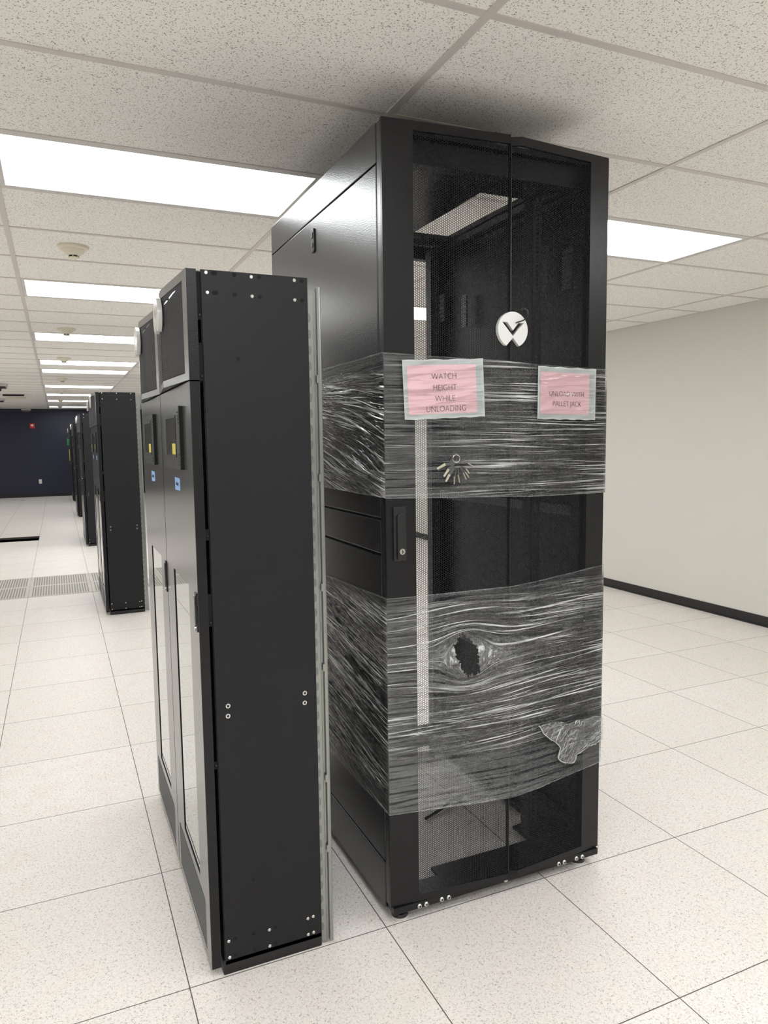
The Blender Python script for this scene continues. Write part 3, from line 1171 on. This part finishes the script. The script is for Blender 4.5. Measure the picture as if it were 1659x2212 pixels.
# ------------------------------------------------------------------ key bunch caught in the film
def key_bunch():
    cx, cz = 0.850, 1.461
    cyk = float(prof(cx)) - 0.020
    t = thing('key_ring', 'bunch of small keys on a ring caught in the upper stretch film of the rack', 'keys', (cx, cyk, cz))
    m = MB()
    ring = [(0.012 * math.cos(a) - 0.002, 0.0, 0.016 + 0.012 * math.sin(a)) for a in np.linspace(0, 2 * PI, 30)]
    m.tube(ring, 0.0010, 8)
    m.build('ring', 'chrome', t, smooth=True)
    tg = MB().cyl((-0.014, 0.002, 0.004), (-0.014, 0.0035, 0.004), 0.010, n=24)
    tg.build('tag', 'bracket', t)
    K = [(951, 1000, 934, 1009, 1), (958, 1011, 948, 1026, 1), (960, 1022, 952, 1037, 1), (970, 1027, 969.6, 1043.5, 0), (978, 1024, 980.5, 1040, 0),
         (989, 1020, 995, 1034, 0), (993, 1018, 1001, 1030, 0), (995, 1011, 1002, 1021, 0), (999, 999, 1011, 1006, 0)]
    for k, (x0, y0, x1, y1, flat) in enumerate(K):
        p0 = Vector(((x0 - 975) * 0.00164, 0, -(y0 - 1000) * 0.00141))
        p1 = Vector(((x1 - 975) * 0.00164, 0, -(y1 - 1000) * 0.00141))
        d = (p1 - p0).normalized()
        nrm = Vector((-d.z, 0, d.x))
        w, th = (0.0042, 0.0008) if flat else (0.0009, 0.0035)
        yk = 0.001 + 0.0002 * k
        bow = MB()
        q0 = p0 * 0.45
        wb = w * 1.15 if flat else 0.0013
        vs = [q0 + nrm * wb, p0 + nrm * wb, p0 - nrm * wb, q0 - nrm * wb]
        bow.prism([(v.x, v.z) for v in vs], 'xz', yk - th - 0.0004, yk + th + 0.0004)
        bo = bow.build('key', 'bracket', t)
        bl = MB()
        vs = [p0 + nrm * w, p1 + nrm * w * 0.7, p1 + d * 0.0015, p1 - nrm * w * 0.7, p0 - nrm * w]
        bl.prism([(v.x, v.z) for v in vs], 'xz', yk - th, yk + th)
        bl.build('blade', 'brass', bo)


key_bunch()

# black wire tie by the emblem and loose cable inside the rack
tie = MB()
e = 1.045
tie.tube([(e + 0.006, -0.055, 1.892), (e + 0.030, -0.062, 1.900), (e + 0.046, -0.060, 1.914), (e + 0.048, -0.058, 1.930), (e + 0.040, -0.052, 1.938), (e + 0.030, -0.040, 1.934)], 0.0021, 8)
o = tie.build('wire_tie', 'plastic_black', smooth=True)
tag(o, 'short black wire tie hooked over the white round badge of the rack', 'wire')
cb = MB()
cb.tube([(1.02, 0.520, 0.010), (1.06, 0.540, 0.008), (1.12, 0.560, 0.012), (1.17, 0.590, 0.018), (1.24, 0.612, 0.010)], 0.006, 8)
o = cb.build('cable', 'plastic_black', smooth=True)
tag(o, 'short black cable lying on the floor inside the bottom of the tall rack', 'cable')

# ------------------------------------------------------------------ short cabinets
CD0, CD1 = 0.065, 0.092          # door front / back
CX0, CX1 = 0.098, 0.392
CW = 0.605
CH = 1.990
RIDGE = 0.325
OFFC = (0.245, CW / 2, 0.0)
CPROF = [(0.0, CD0), (RIDGE, 0.040), (RIDGE + 0.006, 0.054), (RIDGE + 0.030, 0.042), (0.602, CD0)]


def cprof(y):
    return np.interp(y, [p[0] for p in CPROF], [p[1] for p in CPROF])


def make_cabinet():
    root = thing('equipment_cabinet', '', 'cabinet', (0, 0, 0), 'short black cabinets along the aisle')

    def cb_(mb, name, mat, parent=None, **kw):
        return mb.build(name, mat, root if parent is None else parent, OFFC, **kw)

    cb_(MB().box(CX0 + 0.004, 0.006, 0.045, CX1 - 0.004, CW, CH - 0.006), 'body', 'black')
    cb_(MB().prism([(CX0, 0.0), (CX1 + 0.006, 0.0), (CX1 + 0.006, CW), (CX0, CW)], 'xy', 0.0, 0.046), 'plinth', 'rubber', bevel=0.003)
    # side panel, facing the camera
    sp_ = cb_(MB().box(0.1035, 0.0, 0.030, 0.398, 0.006, 1.990), 'side_panel', 'side_textured', bevel=0.0012)
    sc_ = [(0.118, 1.982), (0.239, 1.980), (0.360, 1.980), (0.120, 1.931), (0.240, 1.929), (0.360, 1.927),
           (0.115, 0.102), (0.116, 0.052), (0.235, 0.101), (0.235, 0.050), (0.354, 0.101), (0.371, 0.103), (0.354, 0.050), (0.371, 0.052)]
    for x, z in sc_:
        s_ = cb_(screw(MB(), (x, 0.0, z), (0, -1, 0), 0.0050, 0.003), 'screw', 'chrome', sp_, smooth=True)
    for x, z in ((0.136, 0.800), (0.135, 0.771), (0.361, 0.802), (0.360, 0.773)):
        m = MB()
        m.cyl((x, 0, z), (x, -0.003, z), 0.0072, 0.0066, 24)
        cb_(m, 'bolt', 'chrome', sp_, smooth=True)
        cb_(MB().cyl((x, -0.0029, z), (x, -0.0034, z), 0.0036, n=16), 'bolt_socket', 'black', sp_)
    kn = [(0.139, 1.982, 1.5), (0.193, 1.982, 1), (0.260, 1.981, 1), (0.381, 1.980, 1), (0.140, 1.931, 1.5), (0.192, 1.930, 1), (0.261, 1.929, 1), (0.381, 1.927, 1),
          (0.133, 0.104, 1.3), (0.188, 0.103, 1), (0.252, 0.103, 1), (0.134, 0.054, 1.3), (0.189, 0.053, 1), (0.253, 0.052, 1), (0.196, 1.760, 1), (0.192, 0.269, 1)]
    for x, z, e_ in kn:
        pts = [(x + 0.0058 * e_ * math.cos(a), z + 0.0058 * math.sin(a)) for a in np.linspace(0, 2 * PI, 20, endpoint=False)]
        cb_(MB().prism(pts, 'xz', -0.0006, 0.001), 'knockout', 'flat_black', sp_)
    for z0_, z1_ in ((1.86, 1.985), (1.70, 1.80), (1.27, 1.30), (1.03, 1.12), (0.62, 0.64)):
        hg = cb_(MB().box(0.0925, 0.0052, z0_, 0.1030, 0.012, z1_), 'hinge', 'flat_black')
        cb_(screw(MB(), (0.0978, 0.0052, z0_ + 0.012), (0, -1, 0), 0.0035, 0.004), 'hinge_pin', 'plastic_black', hg)
    # galvanised rear post with slotted edge
    rp = MB()
    zz0, zz1 = 0.012, 1.965
    rp.box(0.4265, -0.002, zz0, 0.4330, 0.028, zz1)
    rp.box(0.4225, -0.006, zz0, 0.4285, 0.0, zz1)
    rp.box(0.3985, 0.003, zz0, 0.4270, 0.006, zz1 - 0.012)
    rp.cyl((0.4297, -0.0035, zz0), (0.4297, -0.0035, zz1), 0.0036, n=16)
    rp.box(0.4145, 0.0005, zz0, 0.4165, 0.003, zz1 - 0.012)
    post = cb_(rp, 'rear_post', 'galv')
    for z in (0.30, 0.52, 0.86, 1.10, 1.42, 1.70):
        cb_(MB().box(0.4175, -0.0075, z, 0.4235, -0.004, z + 0.022), 'clip', 'galv', post)
    for q_ in range(42):
        z = 0.060 + 0.0444 * q_
        arc = [(0.3975, 0.0028, z - 0.0125)] + [(0.4015 + 0.0045 * math.cos(a_), 0.0028, z + 0.0125 * math.sin(a_) * (1 if abs(math.sin(a_)) < 0.99 else 1)) for a_ in np.linspace(-PI / 2, PI / 2, 9)] + [(0.3975, 0.0028, z + 0.0125)]
        so_ = MB().prism([(p_[0], p_[2]) for p_ in arc], 'xz', 0.0024, 0.0032)
        sl_ = cb_(so_, 'slot', 'slot_metal', post)
    # lower door
    lo = MB()
    def panel(y0, y1, z0, z1, x0=CD0, x1=CD1):
        lo.box(x0, y0, z0, x1, y1, z1)
    g_y0, g_y1 = 0.070, 0.560
    w_y0, w_y1, w_z0, w_z1 = 0.150, 0.445, 0.232, 1.128
    ZT = 1.698
    panel(0.002, g_y0, 0.028, ZT)
    panel(g_y0, w_y0, 0.200, ZT)
    panel(g_y0, w_y0, 0.028, 0.046)
    panel(w_y1, 0.602, 0.200, ZT)
    panel(w_y0, w_y1, w_z1, ZT)
    panel(w_y0, w_y1, 0.200, w_z0)
    panel(g_y1, 0.602, 0.028, 0.200)
    panel(w_y0, g_y1, 0.028, 0.046)
    ld = cb_(lo, 'lower_door', 'door_satin')
    cb_(MB().box(CD0 + 0.0006, 0.0008, 0.028, CD1, 0.002, ZT), 'door_edge_shade', 'powder', ld)  # thin black skin puts shade on the door's side face
    # recessed window
    cb_(MB().box(CD0 + 0.0026, w_y0 + 0.001, w_z0 + 0.001, CD0 + 0.016, w_y1 - 0.001, w_z1 - 0.001), 'window', 'glass', ld)
    gk = MB().box(CD0 + 0.0002, w_y0, w_z0, CD0 + 0.016, w_y0 + 0.001, w_z1).box(CD0 + 0.0002, w_y1 - 0.001, w_z0, CD0 + 0.016, w_y1, w_z1)
    gk.box(CD0 + 0.0002, w_y0, w_z0, CD0 + 0.016, w_y1, w_z0 + 0.001).box(CD0 + 0.0002, w_y0, w_z1 - 0.001, CD0 + 0.016, w_y1, w_z1)
    cb_(gk, 'window_gasket', 'flat_black', ld)
    # bottom louvre grille
    gr = MB()
    z = 0.050
    while z < 0.194:
        gr.box(CD0 + 0.0005, w_y0 - 0.002, z, CD0 + 0.004, g_y1 + 0.002, z + 0.0026)
        gr.box(CD0 + 0.0005, g_y0, z, CD0 + 0.004, w_y0 - 0.002, z + 0.0026)
        z += 0.0090
    go = cb_(gr, 'louvre_grille', 'slat', ld)
    cb_(MB().box(CD0 + 0.010, g_y0, 0.046, CD0 + 0.020, g_y1, 0.200), 'grille_backing', 'flat_black', go)
    # swing handle
    hd = cb_(MB().box(CD0 - 0.003, 0.012, 1.015, CD0, 0.042, 1.125), 'handle', 'plastic_black', ld, bevel=0.002)
    cb_(MB().box(CD0 - 0.0075, 0.018, 1.035, CD0 - 0.003, 0.036, 1.118), 'lever', 'bezel', ld, bevel=0.003)
    cb_(MB().cyl((CD0 - 0.003, 0.027, 1.026), (CD0 - 0.008, 0.027, 1.026), 0.007, n=18), 'lock', 'chrome', ld)
    # upper vented door with the raised ridge
    ud = MB()
    def uskin(ya, yb, za, zb, th=0.014):
        ys = [ya] + [p[0] for p in CPROF if ya + 1e-6 < p[0] < yb - 1e-6] + [yb]
        for a, b2 in zip(ys, ys[1:]):
            xa, xb = float(cprof(a)), float(cprof(b2))
            ud.add([(xa, a, za), (xb, b2, za), (xb + th, b2, za), (xa + th, a, za),
                    (xa, a, zb), (xb, b2, zb), (xb + th, b2, zb), (xa + th, a, zb)],
                   [(0, 1, 2, 3), (7, 6, 5, 4), (4, 5, 1, 0), (5, 6, 2, 1), (6, 7, 3, 2), (7, 4, 0, 3)])
    V0, V1, VZ0, VZ1 = 0.045, 0.560, 1.722, 1.966
    uskin(0.002, V0, 1.702, 1.990)
    uskin(V1, 0.602, 1.702, 1.990)
    uskin(V0, V1, VZ1, 1.990)
    uskin(V0, V1, 1.702, VZ0)
    ud.box(CD0 + 0.0142, 0.002, 1.702, CD1, 0.016, 1.990).box(CD0 + 0.0142, 0.588, 1.702, CD1, 0.602, 1.990)
    # underside and top of the raised wedge
    for z_ in (1.702, 1.9895):
        ud.prism([(CD0 + 0.015, 0.002)] + [(p[1], p[0]) for p in CPROF] + [(CD0 + 0.015, 0.602)], 'xy', z_, z_ + 0.0005)
    uo = cb_(ud, 'upper_door', 'door_satin')
    cb_(MB().box(CD0 + 0.018, 0.0165, 1.703, CD1, 0.5875, 1.989), 'vent_backing', 'flat_black', uo)
    V, Q = hex_sheet(V1 - V0, VZ1 - VZ0, 0.0074, 0.80, 0.0004)
    yw_ = V[:, 0] + V0
    W_ = np.stack([cprof(yw_) + V[:, 2] - OFFC[0], yw_ - OFFC[1], V[:, 1] + VZ0], 1)
    link(np_mesh('vent_mesh', W_, Q), 'vent_mesh', 'vent_mesh', uo)
    mtx = Matrix.Translation((0.032 - OFFC[0], RIDGE - OFFC[1], 1.915)) @ Matrix.Rotation(-PI / 2, 4, 'Z') @ Matrix.Rotation(PI / 2, 4, 'X')
    emblem_to('emblem', mtx, uo)
    cb_(MB().box(CD0 + 0.0006, 0.0008, 1.702, CD1, 0.002, 1.990), 'door_edge_shade', 'powder', uo)  # upper door's side face blacked in as shade, like the lower one
    # touch display
    dx0 = 0.053
    D = MB().prism([(0.142, 1.459), (0.470, 1.459), (0.470, 1.640), (0.142, 1.640)], 'yz', dx0, dx0 + 0.002)
    dp = cb_(D, 'display', 'bezel')
    cb_(MB().box(dx0 + 0.002, 0.142, 1.459, CD0, 0.470, 1.640), 'housing', 'powder', dp)  # black box paints the display's side face dark, as in shade
    cb_(MB().box(dx0 - 0.0008, 0.205, 1.500, dx0, 0.390, 1.610), 'screen', 'screen', dp)
    fr = MB()
    for y0, y1, z0, z1 in ((0.199, 0.396, 1.494, 1.500), (0.199, 0.396, 1.610, 1.616), (0.199, 0.205, 1.500, 1.610), (0.390, 0.396, 1.500, 1.610)):
        fr.box(dx0 - 0.0018, y0, z0, dx0, y1, z1)
    cb_(fr, 'screen_frame', 'plastic_black', dp)
    cb_(MB().box(dx0 - 0.0014, 0.208, 1.502, dx0 - 0.0008, 0.272, 1.534), 'sticker', 'yellow', dp)
    for k in range(8):
        z = 1.470 + 0.010 * k if k < 4 else 1.590 + 0.010 * (k - 4)
        cb_(MB().box(dx0 - 0.0012, 0.152, z, dx0, 0.172, z + 0.005), 'button', 'plastic_black', dp)
    return root


cab0 = make_cabinet()
PAIRS = [0.006, 4.905, 9.800, 14.700, 19.440]
cab_labels = [
    ('nearest short black cabinet, its plain side panel facing us, left of the tall rack',
     'second short black cabinet from us, behind the nearest one, showing only its door'),
    ('front black cabinet of the second pair along the aisle, by the perforated floor tiles',
     'rear black cabinet of the second pair along the aisle, its door beside the perforated tiles'),
    ('front black cabinet of the third pair along the aisle, level with the open floor pit',
     'black cabinet behind the front one of the third pair along the aisle'),
    ('black cabinet at the near end of the fourth pair along the aisle',
     'black cabinet behind the front one of the fourth pair along the aisle'),
    ('black cabinet at the near end of the last pair, close to the navy wall',
     'last black cabinet of the row, nearest to the navy wall')]
first = True
for y0, labs in zip(PAIRS, cab_labels):
    for k in (0, 1):
        if k == 0:
            o = cab0 if first else copy_tree(cab0)
            first = False
        else:
            o = copy_tree(cab0, None, ('side_panel', 'rear_post', 'screw'))
        o.location = (OFFC[0], y0 + k * 0.609 + OFFC[1], 0.0)
        o['label'] = labs[k]


# blue tape labels on the doors
def tape(y, z, lab, writing=True):
    t = thing('tape_label', lab, 'tape label', (CD0, y, z), 'blue tape labels on the cabinet doors')
    MB().prism([(-0.048, -0.018), (0.048, -0.020), (0.050, 0.019), (-0.047, 0.018)], 'yz', -0.0008, -0.0001).build('tape', 'tape_blue', t)
    if writing:
        w = MB()
        for k in range(4):
            yy = -0.02 + 0.013 * k
            w.tube([(-0.0012, yy, -0.006 + 0.003 * (k % 2)), (-0.0012, yy + 0.004, 0.005), (-0.0012, yy + 0.009, -0.004)], 0.0006, 5)
        w.build('handwriting', 'ink', t)


tape(0.290, 1.412, 'blue tape label with handwriting on the nearest cabinet door, below its screen')
tape(0.900, 1.412, 'blue tape label on the second cabinet door from us, below its screen')
tape(5.20, 1.412, 'small blue tape label on the front cabinet of the second pair', False)
tape(5.82, 1.412, 'small blue tape label on the rear cabinet of the second pair', False)


# ------------------------------------------------------------------ perforated floor tiles and far details
grates = []
gl = {(-2, 10): 'perforated floor tile at the left picture edge, nearer row', (-2, 11): 'perforated floor tile at the left picture edge, farther row',
      (-1, 10): 'perforated floor tile in the middle of the patch, nearer row', (-1, 11): 'perforated floor tile in the middle of the patch, farther row',
      (0, 10): 'perforated floor tile touching the second cabinet pair, nearer row', (0, 11): 'perforated floor tile touching the second cabinet pair, farther row'}
g0 = None
for (i, j), lab in gl.items():
    if g0 is None:
        m = MB().box(-T / 2 + 0.002, -T / 2 + 0.002, 0, T / 2 - 0.002, T / 2 - 0.002, 0.003)
        g0 = m.build('perforated_floor_tile', 'grate')
        o = g0
    else:
        o = g0.copy()
        COL.objects.link(o)
    o.location = ((i + 0.5) * T, (j + 0.5) * T, 0.0)
    tag(o, lab, 'floor tile', 'grey perforated floor tiles')

WY = YF
al = thing('fire_alarm', 'small red fire alarm high on the navy wall', 'fire alarm', (-0.895, WY, 2.095))
MB().box(-0.068, -0.045, -0.072, 0.068, 0, 0.072).build('housing', 'red', al, bevel=0.006)
MB().prism([(0.035 * math.cos(a), 0.02 + 0.030 * math.sin(a)) for a in np.linspace(0, 2 * PI, 16, endpoint=False)], 'xz', -0.060, -0.045).build('strobe', 'plastic_white', al)
ou = thing('wall_outlet', 'white outlet plate low on the navy wall', 'outlet', (-0.765, WY, 0.455))
MB().box(-0.04, -0.008, -0.065, 0.04, 0, 0.065).build('cover_plate', 'plastic_white', ou, bevel=0.003)
MB().box(-0.017, -0.010, 0.008, 0.017, -0.008, 0.040).box(-0.017, -0.010, -0.040, 0.017, -0.008, -0.008).build('socket', 'cream', ou)
gs = MB().box(0.02, WY - 0.02, 1.52, 0.40, WY, 1.72).build('wall_sign', 'green', None, (0, 0, 0))
tag(gs, 'small green sign on the navy wall, mostly hidden behind the last cabinets', 'sign')
ys_ = thing('notice_board', 'narrow yellow board on the navy wall, mostly hidden behind the last cabinets', 'notice board', (0.25, WY, 1.22))
MB().box(-0.19, -0.03, -0.17, 0.19, 0, 0.17).build('board', 'yellow_board', ys_)
em = thing('emergency_light', 'small white fitting at the top of the navy wall, just under the ceiling', 'emergency light', (-1.03, WY, 2.55))
MB().box(-0.13, -0.07, 0.0, 0.13, 0, 0.044).build('housing', 'white_metal', em, bevel=0.004)
MB().box(-0.09, -0.06, -0.045, 0.09, -0.01, 0.0).build('lens', 'bracket', em, bevel=0.006)


def ceiling_camera(x, y, lab):
    t = thing('ceiling_camera', lab, 'camera', (x, y, CEIL + 0.0006), 'dark fittings on the ceiling at the far left')
    MB().box(-0.16, -0.16, -0.045, 0.16, 0.16, 0.0).build('mounting_plate', 'white_metal', t, bevel=0.004)
    MB().box(-0.14, -0.15, -0.070, 0.14, 0.15, -0.045).build('body', 'plastic_black', t)
    MB().lathe([(0.09, -0.070), (0.085, -0.11), (0.05, -0.14), (0.01, -0.15)], (-0.02, 0, 0), 24).build('dome', 'black', t, smooth=True)


ceiling_camera(-1.16, 12.45, 'nearer black-bodied fitting hanging from the ceiling at the left picture edge')
ceiling_camera(-1.47, 17.0, 'farther black-bodied fitting hanging from the ceiling at the left picture edge')
cv = thing('ceiling_vent', 'dark slot vent in the ceiling at the far left, before the navy wall', 'vent', (-1.04, 15.30, CEIL))
MB().box(-0.20, -0.05, -0.030, 0.20, 0.05, 0.0).build('frame', 'black', cv)
MB().box(-0.19, 1.0, -0.02, 0.19, 1.30, 0.0).build('panel', 'cream', cv)
